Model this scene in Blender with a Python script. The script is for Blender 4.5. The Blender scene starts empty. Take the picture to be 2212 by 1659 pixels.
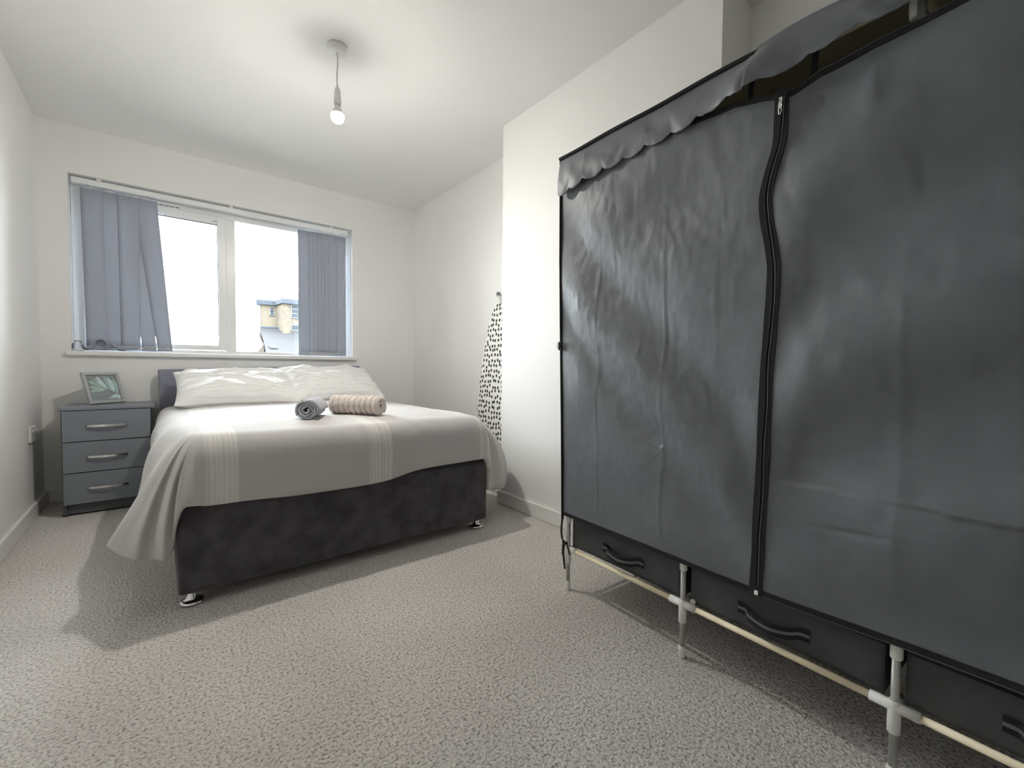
import bpy, bmesh, math, random
import numpy as np
from mathutils import Vector, Matrix, noise

random.seed(7)
SC = bpy.context.scene
COL = SC.collection

# ------------------------------------------------------------------ camera
yaw, pitch, roll, cam_h = 0.6809, -0.0351, 0.0079, 0.8725
cam_d = bpy.data.cameras.new('camera'); cam = bpy.data.objects.new('camera', cam_d); COL.objects.link(cam)
cam_d.sensor_width = 36.0; cam_d.lens = 945.35 / 2212 * 36.0; cam_d.clip_start = 0.03; cam_d.clip_end = 600
fw = Vector((math.sin(yaw) * math.cos(pitch), math.cos(yaw) * math.cos(pitch), math.sin(pitch)))
rt = Vector((math.cos(yaw), -math.sin(yaw), 0)); up = rt.cross(fw)
rt, up = rt * math.cos(roll) + up * math.sin(roll), -rt * math.sin(roll) + up * math.cos(roll)
cam.matrix_world = Matrix(((rt.x, up.x, -fw.x, 0), (rt.y, up.y, -fw.y, 0), (rt.z, up.z, -fw.z, cam_h), (0, 0, 0, 1)))
SC.camera = cam

# ------------------------------------------------------------------ sky: even bright overcast
SKY = 28.0
world = bpy.data.worlds.new('overcast_sky'); SC.world = world; world.use_nodes = True
bg = world.node_tree.nodes['Background']; bg.inputs[0].default_value = (0.90, 0.95, 1.0, 1); bg.inputs[1].default_value = SKY
BULB = 1880.0
SC.view_settings.view_transform = 'Standard'; SC.view_settings.look = 'None'
SC.cycles.max_bounces = 9; SC.cycles.diffuse_bounces = 7; SC.cycles.glossy_bounces = 3
SC.cycles.use_light_tree = False; SC.cycles.caustics_reflective = False; SC.cycles.caustics_refractive = False
SC.view_settings.exposure = 0.28; SC.view_settings.gamma = 1.0; SC.view_settings.use_curve_mapping = False

# ------------------------------------------------------------------ room measures (metres)
XL, XR, XB, YB, Y1, Y2, H = -0.566, 1.968, 1.7214, 3.9835, 2.2321, 0.8474, 2.4
YF = -1.25
WX0, WX1, WZ0, WZ1 = -0.427, 1.372, 0.965, 2.102

# ------------------------------------------------------------------ materials
def material(name, color, rough=0.6, metal=0.0, noise_scale=None, color2=None, bump=0.0, bump_scale=200.0, bump_dist=0.001,
             sheen=0.0, emit=None, spec=0.5, translucent=0.0, detail=3.0, stretch=None, lo=0.35, hi=0.65):
    m = bpy.data.materials.new(name); m.use_nodes = True
    nt = m.node_tree; n = nt.nodes; l = nt.links; b = n['Principled BSDF']
    b.inputs['Base Color'].default_value = (*color, 1); b.inputs['Roughness'].default_value = rough
    b.inputs['Metallic'].default_value = metal; b.inputs['Specular IOR Level'].default_value = spec
    if sheen: b.inputs['Sheen Weight'].default_value = sheen; b.inputs['Sheen Roughness'].default_value = 0.5
    tc = n.new('ShaderNodeTexCoord'); src = tc.outputs['Object']
    if stretch:
        mp = n.new('ShaderNodeMapping'); mp.inputs['Scale'].default_value = stretch; l.new(src, mp.inputs[0]); src = mp.outputs[0]
    if noise_scale:
        t = n.new('ShaderNodeTexNoise'); t.inputs['Scale'].default_value = noise_scale; t.inputs['Detail'].default_value = detail; l.new(src, t.inputs['Vector'])
        r = n.new('ShaderNodeValToRGB'); r.color_ramp.elements[0].position = lo; r.color_ramp.elements[1].position = hi
        r.color_ramp.elements[0].color = (*color, 1); r.color_ramp.elements[1].color = (*(color2 or color), 1)
        l.new(t.outputs['Fac'], r.inputs[0]); l.new(r.outputs[0], b.inputs['Base Color'])
    if bump:
        t2 = n.new('ShaderNodeTexNoise'); t2.inputs['Scale'].default_value = bump_scale; t2.inputs['Detail'].default_value = 3; l.new(src, t2.inputs['Vector'])
        bp = n.new('ShaderNodeBump'); bp.inputs['Strength'].default_value = bump; bp.inputs['Distance'].default_value = bump_dist
        l.new(t2.outputs['Fac'], bp.inputs['Height']); l.new(bp.outputs[0], b.inputs['Normal'])
    if emit:
        b.inputs['Emission Color'].default_value = (*emit[0], 1); b.inputs['Emission Strength'].default_value = emit[1]
    if translucent:
        tr = n.new('ShaderNodeBsdfTranslucent'); tr.inputs[0].default_value = (*color, 1)
        mx = n.new('ShaderNodeMixShader'); mx.inputs[0].default_value = translucent
        out = n['Material Output']; l.new(b.outputs[0], mx.inputs[1]); l.new(tr.outputs[0], mx.inputs[2]); l.new(mx.outputs[0], out.inputs[0])
    return m

M = {}
M['paint'] = material('wall_paint', (0.87, 0.868, 0.855), 0.75, noise_scale=1.2, color2=(0.855, 0.853, 0.84), detail=1.0)
M['ceil'] = material('ceiling_paint', (0.87, 0.87, 0.86), 0.85, noise_scale=1.0, color2=(0.855, 0.855, 0.845), detail=1.0)
M['trim'] = material('gloss_trim_paint', (0.84, 0.835, 0.815), 0.35, noise_scale=6, color2=(0.82, 0.815, 0.795))
M['upvc'] = material('white_upvc', (0.86, 0.875, 0.885), 0.3, noise_scale=5, color2=(0.845, 0.86, 0.87))
M['plastic'] = material('white_plastic', (0.78, 0.78, 0.76), 0.35, noise_scale=8, color2=(0.74, 0.74, 0.72))
M['rubber'] = material('dark_seal', (0.05, 0.05, 0.055), 0.6, noise_scale=20, color2=(0.07, 0.07, 0.075))
M['vane'] = material('blind_fabric', (0.43, 0.465, 0.55), 0.8, noise_scale=60, color2=(0.41, 0.445, 0.525), bump=0.1, bump_scale=900, bump_dist=0.0005, translucent=0.13)
M['chest'] = material('slate_grey_laminate', (0.195, 0.216, 0.25), 0.42, noise_scale=90, color2=(0.21, 0.232, 0.267), bump=0.05, bump_scale=500, bump_dist=0.0004)
M['chest_dark'] = material('dark_laminate_edge', (0.085, 0.093, 0.10), 0.5, noise_scale=60, color2=(0.095, 0.104, 0.112))
M['chrome'] = material('polished_chrome', (0.82, 0.82, 0.82), 0.12, 1.0, noise_scale=10, color2=(0.78, 0.78, 0.78))
M['steel'] = material('dull_steel', (0.48, 0.48, 0.465), 0.4, 0.35, noise_scale=40, color2=(0.43, 0.43, 0.415))
M['velvet'] = material('charcoal_velvet', (0.040, 0.037, 0.041), 0.95, noise_scale=14, color2=(0.075, 0.068, 0.077), bump=0.25, bump_scale=300, bump_dist=0.001, sheen=0.25, spec=0.2, detail=6)
M['headboard'] = material('grey_velvet_headboard', (0.225, 0.23, 0.29), 0.95, noise_scale=25, color2=(0.245, 0.25, 0.31), bump=0.2, bump_scale=400, bump_dist=0.0008, sheen=0.3, spec=0.2)
M['mattress'] = material('mattress_ticking', (0.55, 0.52, 0.57), 0.9, noise_scale=30, color2=(0.6, 0.57, 0.62), bump=0.2, bump_scale=200, bump_dist=0.001)
M['fabric'] = material('grey_nonwoven_fabric', (0.096, 0.106, 0.122), 0.50, noise_scale=9, color2=(0.120, 0.131, 0.149), bump=0.45, bump_scale=240, bump_dist=0.001, sheen=0.2, spec=0.8, translucent=0.12, detail=7)
M['drawer_fabric'] = material('dark_drawer_fabric', (0.050, 0.051, 0.056), 0.8, noise_scale=12, color2=(0.066, 0.066, 0.071), bump=0.15, bump_scale=500, bump_dist=0.0006, detail=6)
M['binding'] = material('black_binding_tape', (0.009, 0.010, 0.011), 0.8, noise_scale=200, color2=(0.014, 0.015, 0.016), bump=0.3, bump_scale=900, bump_dist=0.0004, spec=0.3)
M['top_fabric'] = material('thin_top_fabric', (0.34, 0.32, 0.25), 0.8, noise_scale=12, color2=(0.30, 0.28, 0.22), translucent=0.4)
M['lining'] = material('beige_lining', (0.50, 0.47, 0.38), 0.85, noise_scale=12, color2=(0.46, 0.43, 0.35))
M['strap_grey'] = material('grey_reflective_tape', (0.10, 0.11, 0.115), 0.4, noise_scale=200, color2=(0.13, 0.14, 0.145))
M['rod'] = material('cream_coated_rod', (0.86, 0.77, 0.56), 0.45, noise_scale=5, color2=(0.84, 0.75, 0.54))
M['grey_towel'] = material('grey_terry', (0.46, 0.47, 0.52), 1.0, noise_scale=120, color2=(0.38, 0.39, 0.44), bump=0.7, bump_scale=420, bump_dist=0.003, sheen=0.3, spec=0.1)
M['beige_knit'] = material('beige_knit', (0.74, 0.67, 0.625), 1.0, noise_scale=150, color2=(0.63, 0.56, 0.52), bump=0.9, bump_scale=260, bump_dist=0.004, sheen=0.3, spec=0.1)
M['frame'] = material('silver_grey_frame', (0.46, 0.47, 0.48), 0.45, noise_scale=60, color2=(0.42, 0.43, 0.44))
M['print_bg'] = material('print_ground', (0.27, 0.305, 0.32), 0.5, noise_scale=14, color2=(0.31, 0.345, 0.35))
M['print_leaf'] = material('print_leaf_green', (0.44, 0.58, 0.55), 0.5, noise_scale=30, color2=(0.36, 0.50, 0.47))
M['print_leaf2'] = material('print_leaf_pale', (0.60, 0.74, 0.74), 0.5, noise_scale=30, color2=(0.54, 0.69, 0.69))
M['print_line'] = material('print_leaf_lines', (0.36, 0.45, 0.42), 0.5, noise_scale=30, color2=(0.32, 0.40, 0.37))
M['cable'] = material('white_flex', (0.70, 0.70, 0.66), 0.5, noise_scale=30, color2=(0.66, 0.66, 0.62))
M['bulb'] = material('glowing_bulb_glass', (1, 0.97, 0.9), 0.3, noise_scale=5, color2=(1, 0.96, 0.88), emit=((1.0, 0.945, 0.86), BULB))
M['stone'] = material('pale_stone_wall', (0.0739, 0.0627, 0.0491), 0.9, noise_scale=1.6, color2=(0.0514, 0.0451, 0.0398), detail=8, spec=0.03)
M['stone_beige'] = material('rendered_stone', (0.0880, 0.0739, 0.0540), 0.9, noise_scale=0.35, color2=(0.0739, 0.0651, 0.0540), detail=6, spec=0.03)  # beige stone tone, slightly lighter than the other house walls
M['slate'] = material('slate_roof', (0.0249, 0.0253, 0.0272), 0.8, noise_scale=3.0, color2=(0.0293, 0.0293, 0.0308), stretch=(0.4, 4, 4), detail=5, spec=0.03)
M['fascia'] = material('grey_fascia', (0.0317, 0.0370, 0.0450), 0.7, noise_scale=2, color2=(0.0370, 0.0422, 0.0501), spec=0.03)
M['win_white'] = material('far_window_white', (0.1049, 0.1085, 0.1121), 0.5, noise_scale=3, color2=(0.0981, 0.1015, 0.1049), spec=0.03)
M['win_glass'] = material('far_window_glass', (0.0187, 0.0223, 0.0275), 0.4, noise_scale=2, color2=(0.0223, 0.0258, 0.0308), spec=0.03)
M['ground'] = material('outside_ground', (0.12, 0.12, 0.112), 0.95, noise_scale=0.3, color2=(0.15, 0.15, 0.14))

def bulb_material():
    # LED bulb: emission graded from crown to collar, shaped to spare the ceiling
    nt = M['bulb'].node_tree; n = nt.nodes; l = nt.links; b = n['Principled BSDF']; tc = n.new('ShaderNodeTexCoord'); sx = n.new('ShaderNodeSeparateXYZ'); l.new(tc.outputs['Object'], sx.inputs[0])
    mr = n.new('ShaderNodeMapRange'); mr.inputs[1].default_value = -0.036; mr.inputs[2].default_value = -0.012; mr.inputs[3].default_value = BULB; mr.inputs[4].default_value = BULB * 0.10
    l.new(sx.outputs['Z'], mr.inputs[0]); l.new(mr.outputs[0], b.inputs['Emission Strength'])
bulb_material()

def carpet_material():
    m = bpy.data.materials.new('speckled_carpet'); m.use_nodes = True; nt = m.node_tree; n = nt.nodes; l = nt.links; b = n['Principled BSDF']
    b.inputs['Roughness'].default_value = 1.0; b.inputs['Specular IOR Level'].default_value = 0.1
    b.inputs['Sheen Weight'].default_value = 0.25
    tc = n.new('ShaderNodeTexCoord')
    v = n.new('ShaderNodeTexVoronoi'); v.inputs['Scale'].default_value = 130; l.new(tc.outputs['Object'], v.inputs['Vector'])
    t = n.new('ShaderNodeTexNoise'); t.inputs['Scale'].default_value = 125; t.inputs['Detail'].default_value = 3; t.inputs['Roughness'].default_value = 0.7; l.new(tc.outputs['Object'], t.inputs['Vector'])
    r = n.new('ShaderNodeValToRGB'); e = r.color_ramp.elements
    e[0].position = 0.34; e[0].color = (0.22, 0.205, 0.19, 1); e[1].position = 0.60; e[1].color = (0.80, 0.765, 0.72, 1)
    k = r.color_ramp.elements.new(0.47); k.color = (0.64, 0.61, 0.575, 1)
    l.new(t.outputs['Fac'], r.inputs[0])
    t3 = n.new('ShaderNodeTexNoise'); t3.inputs['Scale'].default_value = 2.2; t3.inputs['Detail'].default_value = 1; l.new(tc.outputs['Object'], t3.inputs['Vector'])
    mr = n.new('ShaderNodeMapRange'); mr.inputs[1].default_value = 0.3; mr.inputs[2].default_value = 0.7; mr.inputs[3].default_value = 0.92; mr.inputs[4].default_value = 1.06; l.new(t3.outputs['Fac'], mr.inputs[0])
    mul = n.new('ShaderNodeMixRGB'); mul.blend_type = 'MULTIPLY'; mul.inputs[0].default_value = 1; l.new(r.outputs[0], mul.inputs[1]); l.new(mr.outputs[0], mul.inputs[2])
    l.new(mul.outputs[0], b.inputs['Base Color'])
    ad = n.new('ShaderNodeMath'); ad.operation = 'SUBTRACT'; l.new(t.outputs['Fac'], ad.inputs[0])
    sc = n.new('ShaderNodeMath'); sc.operation = 'MULTIPLY'; sc.inputs[1].default_value = 0.5; l.new(v.outputs['Distance'], sc.inputs[0]); l.new(sc.outputs[0], ad.inputs[1])
    bp = n.new('ShaderNodeBump'); bp.inputs['Strength'].default_value = 0.9; bp.inputs['Distance'].default_value = 0.008; l.new(ad.outputs[0], bp.inputs['Height']); l.new(bp.outputs[0], b.inputs['Normal'])
    return m
M['carpet'] = carpet_material()

def uv_bands(name, base, base2, band, bands, thread_scale, soft=None, rough=0.9, bump=0.25, axis='X', sheen=0.2):
    """cloth whose UV axis carries woven bands of a paler thread"""
    m = bpy.data.materials.new(name); m.use_nodes = True; nt = m.node_tree; n = nt.nodes; l = nt.links; b = n['Principled BSDF']
    b.inputs['Roughness'].default_value = rough; b.inputs['Specular IOR Level'].default_value = 0.2; b.inputs['Sheen Weight'].default_value = sheen
    uv = n.new('ShaderNodeUVMap'); sx = n.new('ShaderNodeSeparateXYZ'); l.new(uv.outputs[0], sx.inputs[0]); U = sx.outputs[axis]
    mask = None
    for a0, a1 in bands:
        g = n.new('ShaderNodeMath'); g.operation = 'GREATER_THAN'; g.inputs[1].default_value = a0; l.new(U, g.inputs[0])
        s = n.new('ShaderNodeMath'); s.operation = 'LESS_THAN'; s.inputs[1].default_value = a1; l.new(U, s.inputs[0])
        p = n.new('ShaderNodeMath'); p.operation = 'MULTIPLY'; l.new(g.outputs[0], p.inputs[0]); l.new(s.outputs[0], p.inputs[1])
        if mask is None: mask = p.outputs[0]
        else:
            a = n.new('ShaderNodeMath'); a.operation = 'MAXIMUM'; l.new(mask, a.inputs[0]); l.new(p.outputs[0], a.inputs[1]); mask = a.outputs[0]
    mp = n.new('ShaderNodeMapping'); mp.inputs['Scale'].default_value = thread_scale; l.new(uv.outputs[0], mp.inputs[0])
    t = n.new('ShaderNodeTexNoise'); t.inputs['Scale'].default_value = 1.0; t.inputs['Detail'].default_value = 2; l.new(mp.outputs[0], t.inputs['Vector'])
    th = n.new('ShaderNodeMapRange'); th.inputs[1].default_value = 0.42; th.inputs[2].default_value = 0.58; l.new(t.outputs['Fac'], th.inputs[0])
    mu = n.new('ShaderNodeMath'); mu.operation = 'MULTIPLY'; l.new(mask, mu.inputs[0]); l.new(th.outputs[0], mu.inputs[1])
    tc = n.new('ShaderNodeTexCoord'); fn = n.new('ShaderNodeTexNoise'); fn.inputs['Scale'].default_value = 260; fn.inputs['Detail'].default_value = 3; l.new(tc.outputs['Object'], fn.inputs['Vector'])
    m1 = n.new('ShaderNodeMixRGB'); m1.inputs[1].default_value = (*base, 1); m1.inputs[2].default_value = (*base2, 1); l.new(fn.outputs['Fac'], m1.inputs[0])
    m2 = n.new('ShaderNodeMixRGB'); m2.inputs[2].default_value = (*band, 1); l.new(mu.outputs[0], m2.inputs[0]); l.new(m1.outputs[0], m2.inputs[1]); l.new(m2.outputs[0], b.inputs['Base Color'])
    bp = n.new('ShaderNodeBump'); bp.inputs['Strength'].default_value = bump; bp.inputs['Distance'].default_value = 0.001; l.new(fn.outputs['Fac'], bp.inputs['Height']); l.new(bp.outputs[0], b.inputs['Normal'])
    return m
M['duvet'] = uv_bands('grey_cotton_duvet', (0.48, 0.465, 0.46), (0.54, 0.525, 0.52), (0.72, 0.70, 0.66), [(0.128, 0.229), (0.723, 0.83), (1.318, 1.42)], (640, 3.0, 1))
M['pillow'] = uv_bands('white_striped_cotton', (0.82, 0.82, 0.815), (0.86, 0.86, 0.855), (0.66, 0.66, 0.655), [(0.02 + 0.028 * k, 0.02 + 0.028 * k + 0.0045) for k in range(17)], (14, 500, 1), axis='Y', bump=0.15)

def dots_material():
    m = bpy.data.materials.new('spotted_cotton'); m.use_nodes = True; nt = m.node_tree; n = nt.nodes; l = nt.links; b = n['Principled BSDF']
    b.inputs['Roughness'].default_value = 0.85
    uv = n.new('ShaderNodeUVMap'); v = n.new('ShaderNodeTexVoronoi'); v.voronoi_dimensions = '2D'; v.inputs['Scale'].default_value = 31; v.inputs['Randomness'].default_value = 0.5
    l.new(uv.outputs[0], v.inputs['Vector'])
    r = n.new('ShaderNodeValToRGB'); r.color_ramp.elements[0].position = 0.30; r.color_ramp.elements[1].position = 0.335
    r.color_ramp.elements[0].color = (0.045, 0.045, 0.04, 1); r.color_ramp.elements[1].color = (0.78, 0.77, 0.73, 1)
    l.new(v.outputs['Distance'], r.inputs[0]); l.new(r.outputs[0], b.inputs['Base Color']); return m
M['dots'] = dots_material()

def glass_material():
    m = bpy.data.materials.new('clear_window_glass'); m.use_nodes = True; nt = m.node_tree; n = nt.nodes; l = nt.links
    n.remove(n['Principled BSDF']); tr = n.new('ShaderNodeBsdfTransparent'); tr.inputs[0].default_value = (0.96, 0.98, 0.97, 1)
    gl = n.new('ShaderNodeBsdfGlossy'); gl.inputs['Roughness'].default_value = 0.02; fr = n.new('ShaderNodeFresnel'); fr.inputs[0].default_value = 1.45
    mx = n.new('ShaderNodeMixShader'); l.new(fr.outputs[0], mx.inputs[0]); l.new(tr.outputs[0], mx.inputs[1]); l.new(gl.outputs[0], mx.inputs[2]); l.new(mx.outputs[0], n['Material Output'].inputs[0]); return m
M['glass'] = glass_material()

# ------------------------------------------------------------------ helpers
WM = {}
def tag(o, label=None, cat=None, group=None, kind=None):
    if label: o['label'] = label
    if cat: o['category'] = cat
    if group: o['group'] = group
    if kind: o['kind'] = kind
    return o
def empty(name, loc, rz=0.0):
    o = bpy.data.objects.new(name, None); o.empty_display_size = 0.1; COL.objects.link(o)
    o.location = loc; o.rotation_euler = (0, 0, rz)
    WM[o.name] = Matrix.Translation(Vector(loc)) @ Matrix.Rotation(rz, 4, 'Z'); return o
def mk(name, verts, faces, mat, parent=None, origin=None, local=False, smooth=False, uvs=None):
    V = np.asarray(verts, dtype=float).reshape(-1, 3)
    if parent is not None:
        W = WM[parent.name]
        if not local:
            I = np.array(W.inverted()); V = V @ I[:3, :3].T + I[:3, 3]
    else:
        if origin is None: origin = (V[:, 0].mean(), V[:, 1].mean(), V[:, 2].min())
        V = V - np.array(origin)
    me = bpy.data.meshes.new(name); me.from_pydata(V.tolist(), [], [tuple(int(i) for i in f) for f in faces]); me.update()
    if uvs is not None:
        ul = me.uv_layers.new(name='UVMap'); li = np.empty(len(me.loops), dtype=np.int32); me.loops.foreach_get('vertex_index', li)
        ul.data.foreach_set('uv', np.asarray(uvs, dtype=np.float32)[li].ravel())
    if smooth: me.polygons.foreach_set('use_smooth', [True] * len(me.polygons))
    me.materials.append(M[mat] if isinstance(mat, str) else mat)
    o = bpy.data.objects.new(name, me); COL.objects.link(o)
    if parent is not None: o.parent = parent; WM[o.name] = WM[parent.name]
    else: o.location = origin; WM[o.name] = Matrix.Translation(Vector(origin))
    return o
BOXF = [(0, 3, 2, 1), (4, 5, 6, 7), (0, 1, 5, 4), (1, 2, 6, 5), (2, 3, 7, 6), (3, 0, 4, 7)]
def boxv(x0, x1, y0, y1, z0, z1):
    return [(x0, y0, z0), (x1, y0, z0), (x1, y1, z0), (x0, y1, z0), (x0, y0, z1), (x1, y0, z1), (x1, y1, z1), (x0, y1, z1)]
def bev(V, Fc, w, seg=2):
    bm = bmesh.new(); vs = [bm.verts.new(v) for v in V]; [bm.faces.new([vs[i] for i in f]) for f in Fc]
    bmesh.ops.recalc_face_normals(bm, faces=bm.faces)
    if w: bmesh.ops.bevel(bm, geom=list(bm.edges), offset=w, segments=seg, affect='EDGES', profile=0.5)
    bm.verts.index_update(); R = ([tuple(v.co) for v in bm.verts], [[v.index for v in f.verts] for f in bm.faces]); bm.free(); return R
def box(name, b, mat, parent=None, w=0.002, seg=2, **k):
    V, Fc = bev(boxv(*b), BOXF, w, seg); return mk(name, V, Fc, mat, parent, **k)
def boxes(name, bl, mat, parent=None, w=0.0, **k):
    V = []; Fc = []
    for b in bl:
        v, f = bev(boxv(*b), BOXF, w); Fc += [[i + len(V) for i in q] for q in f]; V += v
    return mk(name, V, Fc, mat, parent, **k)
def catmull(P, n):
    P = [np.array(p, float) for p in P]; P = [2 * P[0] - P[1]] + P + [2 * P[-1] - P[-2]]; out = []
    for i in range(1, len(P) - 2):
        for k in range(n):
            t = k / n; a, b, c, d = P[i - 1:i + 3]
            out.append(0.5 * ((2 * b) + (-a + c) * t + (2 * a - 5 * b + 4 * c - d) * t * t + (-a + 3 * b - 3 * c + d) * t ** 3))
    out.append(P[-2]); return np.array(out)
def tube_vf(P, r, seg=10, cap=True):
    P = np.asarray(P, float); n = len(P); T = np.gradient(P, axis=0); T /= np.linalg.norm(T, axis=1)[:, None] + 1e-12
    ref = np.array([0, 0, 1.0]) if abs(T[0][2]) < 0.9 else np.array([1.0, 0, 0]); V = []; A = np.cross(T[0], ref); A /= np.linalg.norm(A)
    R = r if np.ndim(r) else [r] * n
    for i in range(n):
        A = A - T[i] * (A @ T[i]); A /= np.linalg.norm(A); B = np.cross(T[i], A)
        for k in range(seg):
            a = 2 * math.pi * k / seg; V.append(P[i] + R[i] * (math.cos(a) * A + math.sin(a) * B))
    Fc = [(i * seg + k, i * seg + (k + 1) % seg, (i + 1) * seg + (k + 1) % seg, (i + 1) * seg + k) for i in range(n - 1) for k in range(seg)]
    if cap: Fc += [tuple(range(seg))[::-1], tuple((n - 1) * seg + k for k in range(seg))]
    return [tuple(v) for v in V], Fc
def tube(name, P, r, mat, parent=None, seg=10, **k):
    V, Fc = tube_vf(P, r, seg); return mk(name, V, Fc, mat, parent, smooth=True, **k)
def join_vf(L):
    V = []; Fc = []
    for v, f in L: Fc += [[i + len(V) for i in q] for q in f]; V += list(v)
    return V, Fc
def lathe_vf(c, prof, seg=28):
    """prof: (radius, z) list; c: centre"""
    V = []; n = len(prof)
    for r, z in prof:
        for k in range(seg):
            a = 2 * math.pi * k / seg; V.append((c[0] + r * math.cos(a), c[1] + r * math.sin(a), c[2] + z))
    Fc = [(i * seg + k, i * seg + (k + 1) % seg, (i + 1) * seg + (k + 1) % seg, (i + 1) * seg + k) for i in range(n - 1) for k in range(seg)]
    Fc += [tuple(range(seg))[::-1], tuple((n - 1) * seg + k for k in range(seg))]; return V, Fc
def lathe(name, c, prof, mat, parent=None, seg=28, smooth=True, **k):
    V, Fc = lathe_vf(c, prof, seg); return mk(name, V, Fc, mat, parent, smooth=smooth, **k)
def grid_f(n, m): return [(i * m + j, i * m + j + 1, (i + 1) * m + j + 1, (i + 1) * m + j) for i in range(n - 1) for j in range(m - 1)]
def sheet(name, P, mat, parent=None, thick=0.0, uvs=None, **k):
    n, m = P.shape[:2]; o = mk(name, P.reshape(-1, 3), grid_f(n, m), mat, parent, smooth=True, uvs=uvs, **k)
    if thick: s = o.modifiers.new('thickness', 'SOLIDIFY'); s.thickness = thick; s.offset = 0
    return o
def nz(x, y, z=0.0): return noise.noise(Vector((x, y, z)))
def interp(x, tab): return float(np.interp(x, [a for a, b in tab], [b for a, b in tab]))

# ================================================================== THE ROOM
T = 0.12
struct = lambda o: tag(o, kind='structure')
fl = struct(box('floor', (XL - T, XR + T, YF - T, YB, -0.10, 0.0), 'carpet', w=0, origin=(0, 0, 0)))
tag(fl, 'grey and beige speckled short-pile carpet')
tag(struct(box('ceiling', (XL - T, XR + T, YF - T, YB + 0.28, H, H + 0.1), 'ceil', w=0)), 'plain white painted ceiling')
tag(struct(box('wall_left', (XL - T, XL, YF, YB, 0, H), 'paint', w=0)), 'plain white wall at the left of the bed')
tag(struct(box('wall_right', (XR, XR + T, YF, YB, 0, H), 'paint', w=0)), 'white alcove wall behind the chimney breast line')
tag(struct(box('wall_front', (XL - T, XR + T, YF - T, YF, 0, H), 'paint', w=0)), 'white wall opposite the window')
tag(struct(box('wall_breast', (XB, XR - 0.0005, Y2, Y1, 0, H), 'paint', w=0)), 'white chimney breast behind the fabric wardrobe')
YO = YB + 0.28
tag(struct(boxes('wall_back', [(XL - T, WX0, YB, YO, 0, H), (WX1, XR + T, YB, YO, 0, H), (WX0, WX1, YB, YO, 0, WZ0 - 0.03), (WX0, WX1, YB, YO, WZ1, H)], 'paint')), 'white wall with the wide window behind the bed')
def skirting(name, b, axis):
    tag(struct(box(name, b, 'trim', w=0.005, seg=2)), 'white painted skirting board')
BH, BT = 0.083, 0.018
skirting('baseboard_left', (XL, XL + BT, YF + BT, YB - BT, 0, BH), 0)
skirting('baseboard_back', (XL + BT, XR - BT, YB - BT, YB, 0, BH), 0)
skirting('baseboard_right', (XR - BT, XR, Y1 + BT, YB - BT, 0, BH), 0)
skirting('baseboard_breast', (XB - BT, XB, Y2 - BT, Y1 + BT, 0, BH), 0)
skirting('baseboard_recess', (XR - BT, XR, YF + BT, Y2 - BT, 0, BH), 0)

# ------------------------------------------------------------------ window
win = empty('window_1', (0.47, YB, WZ0)); tag(win, 'wide white plastic-framed window above the bed', kind='structure')
FY0, FY1 = 4.085, 4.15
fx0, fx1, fz0, fz1 = WX0 + 0.001, WX1 - 0.001, WZ0 + 0.001, WZ1 - 0.001
boxes('window_frame', [(fx0, fx0 + 0.055, FY0, FY1, fz0, fz1), (fx1 - 0.055, fx1, FY0, FY1, fz0, fz1), (fx0 + 0.055, fx1 - 0.055, FY0, FY1, fz1 - 0.085, fz1), (fx0 + 0.055, fx1 - 0.055, FY0, FY1, fz0, fz0 + 0.026)], 'upvc', win, w=0.003)
box('mullion', (0.424, 0.491, FY0, FY1, fz0 + 0.026, fz1 - 0.085), 'upvc', win, w=0.004)
sx0, sx1, sz0, sz1 = fx0 + 0.050, 0.430, fz0 + 0.030, fz1 - 0.082
sash = boxes('sash', [(sx0, sx0 + 0.058, FY0 - 0.018, FY0 + 0.03, sz0, sz1), (sx1 - 0.054, sx1, FY0 - 0.018, FY0 + 0.03, sz0, sz1), (sx0 + 0.058, sx1 - 0.054, FY0 - 0.018, FY0 + 0.03, sz1 - 0.058, sz1), (sx0 + 0.058, sx1 - 0.054, FY0 - 0.018, FY0 + 0.03, sz0, sz0 + 0.036)], 'upvc', win, w=0.005)
boxes('glazing_seal', [(sx0 + 0.058, sx0 + 0.061, FY0, FY0 + 0.02, sz0 + 0.036, sz1 - 0.058), (sx1 - 0.057, sx1 - 0.054, FY0, FY0 + 0.02, sz0 + 0.036, sz1 - 0.058), (sx0 + 0.061, sx1 - 0.057, FY0, FY0 + 0.02, sz1 - 0.061, sz1 - 0.058), (sx0 + 0.061, sx1 - 0.057, FY0, FY0 + 0.02, sz0 + 0.036, sz0 + 0.039)], 'rubber', sash)
box('pane', (sx0 + 0.055, sx1 - 0.05, FY0 + 0.022, FY0 + 0.026, sz0 + 0.033, sz1 - 0.055), 'glass', win, w=0)
box('pane', (0.489, fx1 - 0.053, FY0 + 0.03, FY0 + 0.034, fz0 + 0.024, fz1 - 0.083), 'glass', win, w=0)
vent = box('trickle_vent', (-0.16, 0.155, FY0 - 0.012, FY0, fz1 - 0.082, fz1 - 0.045), 'upvc', win, w=0.003)
boxes('vent_slot', [(-0.15 + 0.03 * k, -0.125 + 0.03 * k, FY0 - 0.0135, FY0 - 0.012, fz1 - 0.073, fz1 - 0.068) for k in range(10)], 'rubber', vent)
box('hinge_cap', (0.345, 0.37, FY0 - 0.021, FY0 - 0.018, sz1 - 0.045, sz1 - 0.036), 'steel', sash, w=0.001)
box('window_sill', (-0.455, 1.40, YB - 0.032, FY0, WZ0 - 0.03, WZ0), 'trim', win, w=0.007, seg=3)

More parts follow.
